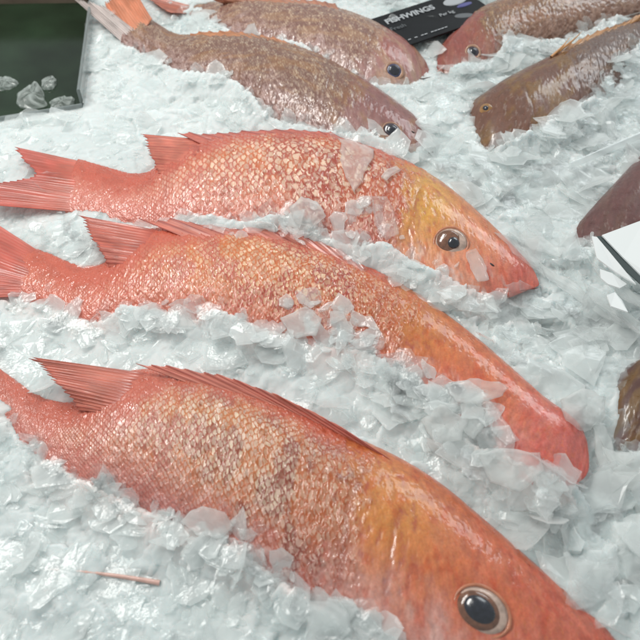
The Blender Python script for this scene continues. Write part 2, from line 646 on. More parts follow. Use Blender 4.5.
# ---- palettes -------------------------------------------------------------
def red_palette(back, border, cream, orange, belly, bellys, head, yellow, snout, cheek, hs, ypos, mottled=1.0,
                ylo=.34, relb=1.0, midc=.5, yrad=(.075, .24), full=.0):
    L_ = [lin(c) for c in (back, border, cream, orange, belly, bellys, head, yellow, snout, cheek)]
    L_ = [(c * .94 + .06 * c.mean()) * .99 for c in L_]
    back, border, cream, orange, belly, bellys, head, yellow, snout, cheek = L_

    def pal(S, V, h, e, rr, nz, nz2, hm, X, Y):
        warp = (nz - .5) * .25
        # strength of the pale scales: strongest mid-flank towards the head
        zz0 = .22 * (1 - sst(.22, .42, S))
        mid = sst(.10 + full, .30 + full, V + warp * .5) * (1 - .55 * sst(.6, .95, V + warp)) * sst(.12, midc, S + warp * .6) * (1 - .6 * sst(hs - .14, hs, S + warp * .5))
        br = mix(border, orange, sst(.42, .62, nz + .12 * sst(.3, .7, S) * (1 - V)))
        br = mix(br, belly, sst(.55, .9, V + warp))
        br = mix(mix(back, belly, .25 + .3 * sst(.3, .8, V)), br, sst(.15, .45, S + warp))
        br = mix(br, back * .95, 1 - sst(.20, .40, V - zz0 + warp * .35))
        br = br * (1 - .38 * 1.15 * (sst(.35, .60, S) * sst(.22, .4, V) * (1 - sst(.75, .95, V)))[..., None] * np.array([.55, 1, 1.1]))
        br = br * (1 - .10 * sst(.5, .7, fbm(X * 1.2 + 30, Y * 1.2, 3, 66)))[..., None]
        sc_ = mix(cream, bellys, sst(.5, .85, V + warp))
        sc_ = mix(sc_, bellys, .4 * sst(.45, .65, nz2))
        sc_ = sc_ * (.74 + .40 * rr[..., None])
        inner = sst(.16, .44, e + (nz2 - .5) * .3)
        k = inner * (.25 + .75 * mid) * np.clip(.45 + .75 * rr * mottled + (nz2 - .5) * 1.4, 0, 1)
        zz = .20 * (1 - sst(.22, .42, S))
        k = k * (.14 + .86 * sst(.20, .40, V - zz + warp * .4)) * .92
        c = mix(br, sc_, k)
        # head
        hc = mix(head, cheek, sst(.42, .72, V + (nz - .5) * .3))
        yk = np.exp(-((S - ypos[0]) / yrad[0]) ** 2 - ((V - ypos[1]) / yrad[1]) ** 2) * sst(.25, .6, nz2 + .15)
        hc = mix(hc, yellow, np.clip(yk * 1.3, 0, 1))
        hc = mix(hc, snout, sst(hs + .2, .96, S + (nz - .5) * .08))
        hc = mix(hc, back, (1 - sst(.0, .16, V)) * .35)
        spk = sst(.60, .72, fbm(X * 9, Y * 9, 3, 77)) * .35
        hc = mix(hc, orange, spk * (1 - sst(.5, .8, V)))
        hc = mix(hc, hc * np.array([.92, .62, .55]), sst(.52, .72, fbm(X * 1.7 + 9, Y * 1.7, 4, 78)) * .75)
        hc = mix(hc, mix(hc, np.array([.75, .70, .66]), .35), sst(.5, .75, fbm(X * 1.1 + 3, Y * 1.3, 4, 79)) * sst(.45, .8, V))
        hc = hc * (.70 + .6 * nz2)[..., None]
        hcm = sst(.45, .6, fbm(X * 12, Y * 12, 2, 76))
        hc = hc * (1 - .13 * hcm[..., None] * (1 - sst(.5, .8, V))[..., None] * np.array([.3, 1, 1]))
        return mix(c, hc, hm), (.35 + .75 * mid) * relb + .25
    return pal


def brown_palette(back, border, cream, belly, head, accent, hs, acc=.5):
    back, border, cream, belly, head, accent = [lin(c) * .78 for c in (back, border, cream, belly, head, accent)]

    def pal(S, V, h, e, rr, nz, nz2, hm, X, Y):
        warp = (nz - .5) * .3
        br = mix(back, border, sst(.1, .35, V + warp)) * .72
        sc_ = mix(cream, belly, sst(.5, .9, V + warp)) * (.75 + .45 * rr[..., None])
        inner = sst(.08, .32, e)
        k = inner * sst(.04, .3, V + warp) * (.35 + .65 * sst(.3, .7, nz2)) * np.clip(.3 + rr, 0, 1) * .72
        c = mix(br, sc_, k)
        stz = fbm(X * .45 + 11, Y * 2.2, 3, 95)
        c = mix(c, accent * np.array([1.2, 1.0, .9]), sst(.45, .75, stz) * .26 * (1 - sst(.6, .9, V)))
        c = mix(c, belly * 1.15, sst(.55, .85, V + warp) * .4 * sst(.35, .6, nz2))
        hc = mix(head, belly, sst(.45, .9, V + warp) * .6)
        ac = sst(.42, .68, fbm(X * .8 + 5, Y * 1.2, 4, 91)) * acc * .8
        hc = mix(hc, accent, ac)
        hc = hc * (.72 + .56 * nz2)[..., None]
        sp = sst(.68, .74, fbm(X * 4, Y * 4, 3, 93)) * .4
        hc = mix(hc, lin((225, 215, 205)), sp * .35 * sst(.2, .6, V))
        return mix(c, hc, hm), .8 * np.ones_like(S)
    return pal


RED = 'three red fish laid in a row on the ice'
BRN = 'brownish pink fish half buried in the ice behind'

pairs1 = [(80, 160, 66, 216), (105, 167, 92, 221), (132, 174, 120, 227), (153, 171, 146, 232), (170, 153, 168, 238),
          (190, 142, 190, 242), (215, 137, 212, 245), (250, 134, 240, 249), (290, 133, 275, 255), (330, 136, 312, 263), (370, 147, 348, 272),
          (410, 163, 382, 283), (440, 180, 412, 293), (470, 204, 443, 300), (500, 232, 476, 301), (522, 255, 504, 298), (536, 270, 522, 294), (543, 280, 534, 291)]
f1 = build_fish('red_fish', 'farthest of the three red fish, with whole head and brown eye in view', RED,
                pairs1, red_palette((206, 94, 70), (192, 92, 68), (244, 216, 184), (212, 114, 66), (222, 136, 120), (236, 176, 164),
                                    (214, 126, 74), (214, 156, 60), (206, 102, 84), (220, 142, 112), .68, (.74, .42), ylo=.3, midc=.42),
                ns=820, nv=230, zc=0, rows=28, seed=3, lift=.013, blunt=.8, head_s=.66, ragged=1.3, amp=.0015,
                gill=[(.665, .16, .0011, .25, .98, .004), (.735, .2, .0007, .35, .9, .004)])
pairs2 = [(12, 240, 8, 299), (50, 254, 42, 308), (82, 266, 74, 324), (106, 263, 98, 330), (124, 245, 120, 330),
          (143, 232, 142, 332), (172, 227, 170, 336), (210, 228, 204, 342), (250, 231, 236, 350), (300, 240, 272, 356), (350, 258, 320, 364),
          (400, 282, 366, 378), (440, 309, 405, 402), (480, 340, 437, 426), (510, 366, 464, 448), (545, 397, 500, 476),
          (570, 415, 530, 492), (588, 434, 556, 497), (597, 454, 577, 494)]
f2 = build_fish('red_fish', 'middle one of the three red fish, its eye covered by clear ice shards', RED,
                pairs2, red_palette((210, 96, 70), (192, 84, 60), (236, 204, 162), (212, 112, 46), (214, 114, 94), (230, 164, 146),
                                    (208, 112, 66), (204, 122, 50), (206, 106, 96), (196, 88, 66), .62, (.68, .4), midc=.55),
                ns=860, nv=230, zc=0, rows=30, seed=41, lift=.016, blunt=.7, head_s=.62, ragged=1.2, amp=.0014,
                gill=[(.63, .18, .001, .3, .98, .004)])
pairs3 = [(-22, 356, -28, 404), (0, 369, -3, 422), (35, 394, 25, 450), (64, 403, 55, 474), (84, 400, 76, 486),
          (102, 386, 95, 496), (124, 374, 118, 508), (155, 369, 146, 520), (200, 374, 184, 540), (250, 389, 224, 566), (300, 410, 268, 598),
          (350, 434, 310, 632), (400, 458, 352, 664), (440, 483, 392, 694), (480, 516, 430, 720), (520, 551, 470, 742),
          (560, 586, 515, 758), (600, 621, 562, 768), (640, 661, 612, 766), (668, 700, 655, 750)]
f3 = build_fish('red_fish', 'large red fish nearest the camera with a big black eye, snout running out of frame', RED,
                pairs3, red_palette((206, 100, 76), (158, 78, 50), (236, 220, 190), (200, 112, 40), (196, 116, 106), (222, 172, 166),
                                    (204, 104, 66), (206, 130, 56), (194, 100, 84), (206, 146, 136), .58, (.64, .38), midc=.42,
                                    mottled=.6, yrad=(.08, .2)),
                ns=1150, nv=330, zc=0, rows=34, seed=77, head_s=.555, ragged=.95, amp=.0014,
                gill=[(.60, .14, .0009, .3, .98, .004), (.665, .16, .0007, .35, .9, .004)])
pairs4 = [(138, 9, 121, 45), (155, 22, 143, 55), (180, 35, 168, 70), (210, 34, 195, 82), (245, 34, 230, 98), (285, 42, 268, 124),
          (320, 54, 300, 138), (350, 70, 330, 148), (380, 89, 358, 157), (405, 107, 386, 163), (425, 125, 408, 165), (438, 144, 428, 160)]
bp_ = brown_palette((148, 92, 70), (150, 100, 86), (216, 192, 166), (214, 182, 176), (150, 94, 88), (184, 140, 66), .7)
f4 = build_fish('brown_fish', 'brownish pink fish with a white and orange tail over the edge of the dark tray', BRN, pairs4,
                bp_, ns=520, nv=160, zc=0.004, rows=36, seed=13, head_s=.7, ragged=.7, amp=.0006, group_mat=M_SKIN_B, gk=.6,
                gill=[(.74, .16, .0012, .3, .98, .005)])
pairs5 = [(184, 5, 186, 14), (215, 2, 210, 26), (250, -1, 240, 42), (290, 1, 280, 58), (330, 6, 316, 76), (365, 17, 345, 89),
          (395, 32, 378, 96), (415, 47, 402, 94), (433, 71, 427, 84)]
f5 = build_fish('brown_fish', 'pinkish brown fish with dark blue eye, snout just below the black price sign', BRN, pairs5,
                brown_palette((168, 100, 80), (158, 106, 94), (228, 200, 172), (220, 188, 184), (170, 98, 86), (206, 176, 132), .72, .45),
                ns=440, nv=140, zc=0.004, rows=34, seed=19, head_s=.74, ragged=.7, amp=.0006, group_mat=M_SKIN_B, gk=.6,
                gill=[(.77, .16, .001, .3, .98, .005)])
pairs6 = [(652, -34, 690, -6), (610, -26, 640, 14), (570, -20, 592, 30), (535, -12, 556, 42), (505, -2, 524, 50), (478, 9, 502, 62),
          (456, 26, 482, 70), (441, 45, 462, 76), (434, 64, 441, 75)]
f6 = build_fish('brown_fish', 'reddish brown blunt headed fish right of the black sign, facing left', BRN, pairs6,
                brown_palette((150, 90, 60), (146, 98, 74), (196, 160, 116), (186, 152, 136), (160, 84, 74), (176, 120, 78), .7, .3),
                ns=360, nv=110, zc=0.004, rows=34, seed=23, head_s=.74, ragged=.8, amp=.0008, group_mat=M_SKIN_B, gk=.6,
                gill=[(.76, .16, .001, .3, .98, .005)])
pairs7 = [(690, 2, 694, 34), (655, 12, 660, 50), (628, 20, 638, 68), (598, 32, 615, 98), (569, 46, 590, 126), (536, 62, 562, 144),
          (503, 79, 527, 160), (478, 96, 492, 160), (464, 108, 470, 134), (457, 114, 460, 124)]
f7 = build_fish('brown_fish', 'brown fish with yellow ringed eye and thin orange spines raised on its back', BRN, pairs7,
                brown_palette((132, 88, 56), (118, 84, 72), (144, 114, 98), (140, 106, 94), (120, 76, 56), (150, 112, 40), .62, .6),
                ns=420, nv=120, zc=0.004, rows=40, seed=29, head_s=.58, ragged=.6, amp=.0004, group_mat=M_SKIN_B, gk=.6,
                gill=[(.62, .16, .001, .3, .98, .005), (.8, .16, .0006, .4, .98, .005)])
pairs8 = [(740, 62, 800, 130), (700, 98, 760, 172), (668, 128, 722, 208), (640, 154, 686, 238), (612, 184, 645, 262), (588, 211, 608, 266),
          (575, 228, 584, 258), (570, 240, 573, 250)]
f8 = build_fish('brown_fish', 'dark purplish brown fish cut by the right edge above the shiny film', BRN, pairs8,
                brown_palette((96, 58, 52), (104, 74, 76), (132, 100, 98), (130, 96, 94), (112, 70, 66), (122, 92, 74), .7, .4),
                ns=360, nv=110, zc=0.006, rows=34, seed=37, head_s=.45, ragged=.8, amp=.0008, group_mat=M_SKIN_B)
pairs9 = [(780, 330, 790, 480), (730, 336, 740, 480), (690, 344, 700, 478), (655, 352, 662, 474), (628, 364, 633, 464), (611, 380, 614, 452),
          (604, 400, 605, 430)]
f9 = build_fish('brown_fish', 'brown and purple fish showing between ice lumps at the right edge, lowest brown fish', BRN, pairs9,
                brown_palette((84, 56, 42), (88, 56, 54), (132, 92, 84), (120, 78, 74), (92, 54, 44), (128, 92, 36), .7, .9),
                ns=300, nv=110, zc=0.002, rows=30, seed=53, head_s=.4, ragged=.8, amp=.0008, group_mat=M_SKIN_B)
FISH = [f1, f2, f3, f4, f5, f6, f7, f8, f9]

# ---- eyes -----------------------------------------------------------------
IR_BROWN = mat_plain('iris_brown', lin((118, 78, 58)), .15, coat=1, noise=.35, nscale=300)
IR_DARK = mat_plain('iris_dark', lin((60, 50, 60)), .15, coat=1, noise=.3, nscale=300)
IR_BLUE = mat_plain('iris_blue', lin((60, 64, 96)), .12, coat=1, noise=.3, nscale=300)
IR_GOLD = mat_plain('iris_gold', lin((150, 108, 60)), .2, coat=.8, noise=.3, nscale=300)
RIM_R = mat_plain('eyelid_red', lin((190, 122, 92)), .3, coat=.5, noise=.2, nscale=200)
RIM_P = mat_plain('eyelid_pale', lin((176, 136, 112)), .3, coat=.5, noise=.2, nscale=200)
RIM_Y = mat_plain('eyelid_yellow', lin((158, 116, 58)), .3, coat=.5, noise=.2, nscale=200)
add_eye(f1, 451, 243, 16.5, IR_BROWN, asp=.98, pup=.44, poff=(.10, .02), ioff=(-.15, -.02), irad=.78, rim=RIM_R, rim_w=.10)
add_eye(f2, 458, 391, 12, IR_DARK, asp=.7, pup=.7, rim=None, sclera=False)
add_eye(f3, 482, 611, 26, IR_BROWN, asp=.80, pup=.64, poff=(-.10, -.06), ioff=(-.09, -.06), irad=.85, rim=RIM_R, rim_w=.09)
add_eye(f4, 392, 131, 9.5, IR_DARK, asp=.85, pup=.7, irad=.96, rim=RIM_P)
add_eye(f5, 394, 71, 8, IR_BLUE, asp=.95, pup=.75, irad=.96, rim=RIM_P, rim_w=.35)
add_eye(f6, 473, 52, 6.5, IR_DARK, asp=.9, pup=.6, rim=RIM_P, rim_w=.3, sclera=False)
add_eye(f7, 486, 109, 7, IR_GOLD, asp=.9, pup=.5, rim=None, sclera=False)

# ---- fins -----------------------------------------------------------------
CR, CM = lin((178, 62, 48)), lin((222, 128, 102))
add_fin(f1, 'soft_dorsal_fin', [(206, 140), (200, 150), (190, 162), (176, 174)], [(141, 134), (147, 147), (151, 159), (158, 173)], 13, CM, lin((190, 80, 62)), jag=.07, rip=.0003, zf=.014, seed=1, alpha=.85, cbase=lin((198, 92, 74)))
add_fin(f1, 'spiny_dorsal_fin', [(205, 146), (245, 141), (285, 138), (325, 139), (356, 148)], [(178, 134), (212, 133), (250, 131), (295, 130), (330, 133)], 11, lin((214, 112, 92)), lin((168, 60, 50)), jag=.09, rip=.0004, zf=.016, seed=2)
add_fin(f1, 'tail_fin', [(92, 164), (86, 180), (82, 198), (78, 212)], [(14, 146), (22, 158), (34, 173), (16, 181), (-8, 184), (-14, 196), (-6, 206)], 20, lin((222, 118, 92)), lin((196, 72, 54)), jag=.05, rip=.0002, zf=.012, seed=3, alpha=.72, cbase=lin((222, 138, 120)), tipcol=lin((204, 84, 62)))
add_fin(f2, 'soft_dorsal_fin', [(160, 231), (152, 242), (143, 254), (130, 267)], [(80, 217), (88, 232), (97, 248), (108, 266)], 14, lin((212, 110, 86)), lin((184, 76, 56)), jag=.07, rip=.0003, zf=.014, seed=4, alpha=.85, cbase=lin((200, 92, 72)))
add_fin(f2, 'spiny_dorsal_fin', [(190, 240), (235, 240), (280, 246), (325, 256), (368, 275)], [(140, 220), (186, 222), (238, 226), (290, 233), (340, 249)], 11, lin((222, 130, 108)), lin((172, 68, 56)), jag=.09, rip=.0004, zf=.016, seed=5)
add_fin(f2, 'tail_fin', [(40, 252), (36, 266), (32, 282), (28, 296)], [(-50, 196), (-44, 222), (-30, 250), (-46, 274), (-60, 300)], 20, lin((216, 106, 84)), lin((188, 66, 50)), jag=.05, rip=.0002, zf=.012, seed=6, alpha=.75, cbase=lin((212, 116, 98)))
add_fin(f3, 'soft_dorsal_fin', [(150, 374), (138, 388), (122, 402), (104, 414)], [(28, 356), (44, 371), (60, 388), (80, 409)], 15, lin((216, 120, 92)), lin((186, 80, 58)), jag=.07, rip=.0004, zf=.018, seed=7, alpha=.85, cbase=lin((196, 92, 72)))
add_fin(f3, 'spiny_dorsal_fin', [(190, 384), (245, 396), (300, 416), (350, 440), (400, 465)], [(138, 365), (180, 368), (225, 376), (285, 398), (345, 430)], 11, lin((224, 138, 116)), lin((176, 74, 60)), jag=.08, rip=.0004, zf=.02, seed=8)
add_fin(f3, 'tail_fin', [(4, 372), (2, 388), (0, 404), (-2, 418)], [(-90, 300), (-80, 340), (-66, 372), (-84, 400), (-100, 430)], 20, lin((216, 110, 86)), lin((188, 70, 52)), jag=.10, zf=.012, seed=9)
add_fin(f4, 'tail_fin', [(152, 19), (146, 27), (138, 36), (128, 44)], [(134, -10), (116, -6), (104, 2)], 14, lin((226, 150, 112)), lin((214, 128, 84)), jag=.06, rip=.0005, zf=.02, seed=10)
add_fin(f4, 'tail_fin', [(140, 34), (132, 40), (124, 44)], [(102, 4), (88, 2), (72, -3)], 9, lin((214, 200, 196)), lin((226, 214, 208)), jag=.06, rip=.0005, zf=.02, seed=11)
add_fin(f4, 'dorsal_fin', [(196, 39), (235, 38), (275, 44), (315, 57)], [(180, 34.5), (220, 30.5), (262, 34.5), (305, 48)], 12, lin((208, 140, 92)), lin((186, 110, 66)), jag=.15, rip=.0005, zf=.02, seed=12)
add_fin(f5, 'tail_fin', [(192, 6), (190, 10), (189, 14)], [(140, -8), (152, 2), (172, 14)], 10, lin((196, 112, 84)), lin((168, 92, 76)), jag=.1, zf=.014, seed=13)
add_fin(f5, 'dorsal_fin', [(225, 4), (265, 2), (305, 6), (340, 12)], [(212, 0), (250, -4), (295, -1.5), (335, 5)], 12, lin((196, 130, 96)), lin((168, 96, 70)), jag=.15, rip=.0004, zf=.02, seed=14)
add_fin(f7, 'dorsal_fin', [(560, 54), (590, 40), (620, 28), (650, 18)], [(572, 43), (600, 30), (632, 18), (665, 6)], 10, lin((206, 148, 84)), lin((186, 122, 62)), jag=.2, rip=.0005, zf=.02, seed=15)


def spike(f, name, p0, p1, r, mat, z0, z1):
    a, b = P(*p0, z0), P(*p1, z1)
    d = (b - a) / np.linalg.norm(b - a)
    s1 = np.cross(d, [0, 0, 1.])
    s1 /= np.linalg.norm(s1)
    s2 = np.cross(d, s1)
    vs = []
    for i in range(14):
        k = i / 13
        rr = r * (1 - k) ** .8 + .00012
        c = a + (b - a) * k + s1 * math.sin(k * 2.5) * r * 1.2
        for j in range(8):
            t = j / 8 * 2 * math.pi
            vs.append(c + s1 * math.cos(t) * rr + s2 * math.sin(t) * rr)
    return link(name, mesh_np(name, vs, grid_quads(14, 8, True)), mat, f.root if f else None)


M_SPINE = mat_plain('fin_spine_orange', lin((206, 150, 96)), .35, coat=.4, noise=.2, nscale=200)
spike(f7, 'fin_spine', (556, 53), (581, 31), .0016, M_SPINE, .024, .032)
spike(f7, 'fin_spine', (551, 57), (569, 37), .0013, M_SPINE, .024, .030)
M_PINK = mat_plain('fin_ray_pink', lin((214, 172, 160)), .4, coat=.4, noise=.12, nscale=200)

# nostrils, mouths
M_DARK = mat_plain('dark_opening', (.03, .012, .01), .4)


def mark(f, name, pts, r, mat, dz=-.0003):
    c = smooth_curve([on(f, x, y, dz) for x, y in pts], 24)
    vs = []
    for i, p in enumerate(c):
        k = i / 23
        rr = r * (math.sin(math.pi * min(1, max(0, k * .96 + .02))) ** .6) + .00005
        d = c[min(i + 1, 23)] - c[max(i - 1, 0)]
        d = d / np.linalg.norm(d)
        s1 = np.cross(d, [0, 0, 1.])
        s1 /= np.linalg.norm(s1)
        s2 = np.cross(d, s1)
        for j in range(8):
            t = j / 8 * 2 * math.pi
            vs.append(p + s1 * math.cos(t) * rr + s2 * math.sin(t) * rr * .6)
    return link(name, mesh_np(name, vs, grid_quads(24, 8, True)), mat, f.root)


mark(f1, 'nostril', [(489, 262.5), (492, 265), (495, 267)], .0011, M_DARK)
mark(f1, 'mouth', [(538, 288), (524, 290), (508, 291), (497, 288)], .0007, mat_plain('lip_crease', lin((140, 60, 50)), .35, coat=.5))
mark(f5, 'mouth', [(431, 77), (420, 79), (408, 77)], .001, M_DARK)
mark(f6, 'mouth', [(437, 72), (444, 66), (452, 59)], .0012, mat_plain('pale_lip', lin((216, 170, 160)), .3, coat=.5))
mark(f4, 'mouth', [(433, 152), (424, 154), (412, 154)], .001, M_DARK)
mark(f4, 'nostril', [(411, 131), (413, 132.5), (415, 133)], .0014, M_DARK)

# ------------------------------------------------------------------ ice bed
EDGES = [  # visible ventral waterline of each fish, pixels
    (f1, [(60, 214), (95, 216), (140, 221), (175, 216), (210, 208), (245, 216), (280, 208), (300, 214), (330, 232), (360, 240), (385, 236), (405, 250), (425, 262), (445, 268), (470, 282), (500, 297), (520, 301)]),
    (f2, [(0, 294), (45, 299), (85, 315), (107, 313), (122, 300), (150, 303), (192, 313), (212, 303), (240, 312), (262, 322), (290, 330), (320, 340), (350, 342), (378, 350), (410, 372), (440, 386), (470, 436), (500, 445), (535, 462), (560, 474), (575, 481)]),
    (f3, [(0, 418), (30, 442), (75, 470), (110, 488), (150, 506), (185, 520), (215, 532), (245, 550), (275, 570), (300, 590), (330, 606), (350, 620), (370, 630), (388, 642), (400, 660)]),
    (f4, [(125, 44), (150, 52), (175, 66), (205, 70), (230, 76), (250, 90), (270, 112), (300, 122), (335, 128), (370, 131), (395, 140), (415, 154)]),
    (f5, [(190, 13), (215, 20), (240, 32), (262, 36), (300, 40), (330, 60), (360, 78), (390, 81), (415, 80)]),
    (f6, [(445, 72), (465, 60), (485, 60), (500, 48), (508, 34), (530, 38), (560, 36), (585, 28), (615, 12)]),
    (f7, [(487, 147), (512, 138), (535, 126), (560, 116), (580, 106), (600, 82), (616, 60), (640, 40)]),
    (f8, [(573, 248), (592, 246), (615, 244), (650, 236)]),
    (f9, [(607, 440), (622, 446), (645, 452)]),
]
RIDGE = []
EDGES = [(f, [(x, y + (5 if f in (f1, f2, f3) else 2)) for x, y in p]) for f, p in EDGES]
for f, pts in EDGES:
    c = smooth_curve(pts, 60)
    out = []
    for x, y in c:
        p, n = hit(f, x, y)
        z = (p[2] + .002) if p is not None else f.zc + .006
        out.append(P(x, y, min(z, .026)))
    RIDGE.append(np.array(out))


def bedh(x, y):
    sh = x.shape
    x, y = x.ravel(), y.ravel()
    h = .0045 + (fbm(x * 14, y * 14, 3, 5) - .5) * .016
    h += (fbm(x * 3, y * 3, 2, 15) - .5) * .012
    for r in RIDGE:
        d2 = np.full(x.shape, 9e9)
        k = np.zeros(x.shape, int)
        for s in range(0, 60):
            d = (x - r[s, 0]) ** 2 + (y - r[s, 1]) ** 2
            m = d < d2
            d2 = np.where(m, d, d2)
            k = np.where(m, s, k)
        d = np.sqrt(d2)
        a = r[np.clip(k - 1, 0, 59)]
        b = r[np.clip(k + 1, 0, 59)]
        t = b - a
        # camera side of the line is the ice side
        side = (x - r[k, 0]) * t[:, 1] - (y - r[k, 1]) * t[:, 0]
        # orientation: lines run tail->head left to right (or right to left); use world y ordering
        nx, ny = t[:, 1], -t[:, 0]
        flip = np.where(ny > 0, -1, 1)
        outw = side * flip * 1.0
        hz = r[k, 2]
        wd = np.where(outw > 0, .022, .0045)
        h = np.maximum(h, -.02 + (hz + .02) * np.exp(-(d / wd) ** 2) + (h - h.min() * 0) * 0)
        h = np.maximum(h, h * 0 + (hz - .002) * np.exp(-(d / wd) ** 2))
    g = .25 + .5 * sst(.3, .65, fbm(x * 8 + 3, y * 8, 3, 71)) + .5 * sst(.0, .2, x)
    h = h + (plates(x * 62 + fbm(x * 60, y * 60, 2, 8), y * 62, 21) - .5) * .0050 * g
    h = h + (plates(x * 150, y * 150 + fbm(x * 90, y * 90, 2, 9), 31) - .5) * .0015 * g
    h = h + (fbm(x * 220, y * 220, 3, 61) - .5) * .0007
    return h.reshape(sh)


def poly_mask(poly, x, y):
    inside = np.zeros(x.shape, bool)
    n = len(poly)
    for i in range(n):
        x0, y0 = poly[i]
        x1, y1 = poly[(i + 1) % n]
        c = ((y0 > y) != (y1 > y)) & (x < (x1 - x0) * (y - y0) / ((y1 - y0) or 1e-9) + x0)
        inside ^= c
    return inside


# dark tray outline in world (its rim stands at z = TZ)
TZ = .016
cA, cB, cC = P(92, -6, TZ), P(79, 93, TZ), P(-4, 106, TZ)
dv = (cA - cB) / np.linalg.norm(cA - cB)
du = (cC - cB) / np.linalg.norm(cC - cB)
tray_poly = [tuple((cB)[:2]), tuple((cB + dv * .42)[:2]), tuple((cB + dv * .42 + du * .5)[:2]), tuple((cB + du * .5)[:2])]

X0, X1, Y0, Y1, ST = -.52, .62, .06, 1.12, .0017
gx, gy = np.meshgrid(np.arange(X0, X1, ST), np.arange(Y0, Y1, ST), indexing='ij')
gz = bedh(gx, gy)
nx_, ny_ = gx.shape
q = grid_quads(nx_, ny_)
q = q[:, [0, 1, 2, 3]]
cxm = gx.ravel()[q].mean(1)
cym = gy.ravel()[q].mean(1)
keep = ~poly_mask(tray_poly, cxm, cym)
pink = np.zeros(gx.shape)
for r in RIDGE[:3]:
    dd = np.full(gx.shape, 9e9)
    for s in range(0, 60, 2):
        dd = np.minimum(dd, (gx - r[s, 0]) ** 2 + (gy - r[s, 1]) ** 2)
    pink = np.maximum(pink, np.exp(-dd / .016 ** 2))
pink = pink * sst(.35, .65, fbm(gx * 40, gy * 40, 3, 88)) * .55
vall = np.stack([gx, gy, gz], -1).reshape(-1, 3)
qk = q[keep]
used = np.zeros(len(vall), bool)
used[qk.ravel()] = True
remap = np.cumsum(used) - 1
bed = link('ice_bed', mesh_np('ice_bed', vall[used], remap[qk], None, None, {'pink': pink.ravel()[used]}), M_BED)
tag(bed, 'packed white crushed ice filling the display', None, None, 'structure')
# stainless counter under and beyond the ice
ct = link('counter', mesh_np('counter', [(-1.2, -.3, -.09), (1.3, -.3, -.09), (1.3, 1.9, -.09), (-1.2, 1.9, -.09)], [(0, 1, 2, 3)]),
          mat_plain('steel_counter', (.35, .37, .37), .35, metal=.8, noise=.1))
tag(ct, 'steel counter under the ice', None, None, 'structure')


# ------------------------------------------------------------------ flakes
def flake_batch(pos, size, nor, thick, g, nside=10):
    """K thin irregular plates -> verts, quads, tris, fr"""
    K = len(pos)
    nor = nor / np.linalg.norm(nor, axis=1)[:, None]
    rnd = g.normal(size=(K, 3))
    ax = np.cross(nor, rnd)
    ax /= np.linalg.norm(ax, axis=1)[:, None]
    ay = np.cross(nor, ax)
    ang = (np.arange(nside)[None] + (g.random((K, nside)) - .5) * .85) / nside * 2 * math.pi
    rad = .55 + .6 * g.random((K, nside)) ** .8
    rad = .25 * np.roll(rad, 1, 1) + .5 * rad + .25 * np.roll(rad, -1, 1) + .48 * (g.random((K, nside)) - .5)
    asp = .35 + .65 * g.random((K, 1))
    ux, uy = np.cos(ang) * rad, np.sin(ang) * rad * asp
    bend = (g.random((K, 1)) - .5) * .9
    vs = []
    for sc_, dz in ((.80, .5), (1.0, .05), (.86, -.5)):
        z = thick[:, None] * dz + size[:, None] * bend * (ux * sc_) ** 2 * .5 + size[:, None] * (g.random((K, nside)) - .5) * .05
        vs.append(pos[:, None] + (ax[:, None] * (ux * sc_)[..., None] + ay[:, None] * (uy * sc_)[..., None]) * size[:, None, None] + nor[:, None] * z[..., None])
    cz = thick * .55
    off = (g.random((K, 2)) - .5) * .4 * size[:, None]
    ctop = pos + nor * cz[:, None] + ax * off[:, :1] + ay * off[:, 1:]
    cbot = pos - nor * cz[:, None]
    V = np.concatenate([vs[0], vs[1], vs[2], ctop[:, None], cbot[:, None]], 1)   # K, 3n+2, 3
    m = 3 * nside + 2
    base = (np.arange(K) * m)[:, None]
    qs, ts = [], []
    for j in range(nside):
        j2 = (j + 1) % nside
        for a in (0, 1):
            qs.append(base + np.array([a * nside + j, (a + 1) * nside + j, (a + 1) * nside + j2, a * nside + j2]))
        ts.append(base + np.array([3 * nside, j, j2]))
        ts.append(base + np.array([3 * nside + 1, 2 * nside + j2, 2 * nside + j]))
    fr = np.clip(g.random(K)[:, None] ** 1.3 + (g.random((K, m)) - .5) * .5, 0, 1)
    return V.reshape(-1, 3), np.concatenate(qs), np.concatenate(ts), fr.ravel()


def merge(batches):
    vs, qs, ts, fr, o = [], [], [], [], 0
    for V, q_, t_, f_ in batches:
        vs.append(V); qs.append(q_ + o); ts.append(t_ + o); fr.append(f_)
        o += len(V)
    return np.vstack(vs), np.vstack(qs), np.vstack(ts), np.concatenate(fr)


def rand_nor(K, g, tilt):
    n = g.normal(size=(K, 3)) * tilt[:, None]
    n[:, 2] = 1
    return n


g = np.random.default_rng(99)
K = 19000
px_ = g.random(K) * 1.0 - .46
py_ = g.random(K) * .92 + .10
# more loose flakes where the photo shows them (right side, beside the fish)
dens = .55 + .45 * sst(-.05, .22, px_ - .25 * (py_ - .5)) + .0 * py_
dens = np.clip(dens + .8 * (fbm(px_ * 9, py_ * 9, 3, 44) - .5), .12, 1)
sel = (g.random(K) < dens) & ~poly_mask([(a * 1.0, b) for a, b in tray_poly], px_, py_)
px_, py_ = px_[sel], py_[sel]
pz_ = bedh(px_, py_)
ok = np.ones(len(px_), bool)
for i in range(len(px_)):
    for f in FISH:
        loc, n, ii, d = f.bvh.ray_cast(Vector((px_[i], py_[i], .3)), Vector((0, 0, -1)))
        if loc is not None and loc.z > pz_[i] - .001:
            ok[i] = False
            break
px_, py_, pz_ = px_[ok], py_[ok], pz_[ok]
K = len(px_)
size = .0028 + (.0165 + .005 * sst(.0, .2, px_)) * g.random(K) ** 2.1
tilt = np.where(g.random(K) < .8, .14, .7)
pos = np.stack([px_, py_, pz_ + .0004 + tilt * size * .25], -1)
b1 = flake_batch(pos, size, rand_nor(K, g, tilt), .0004 + .0009 * g.random(K), g)

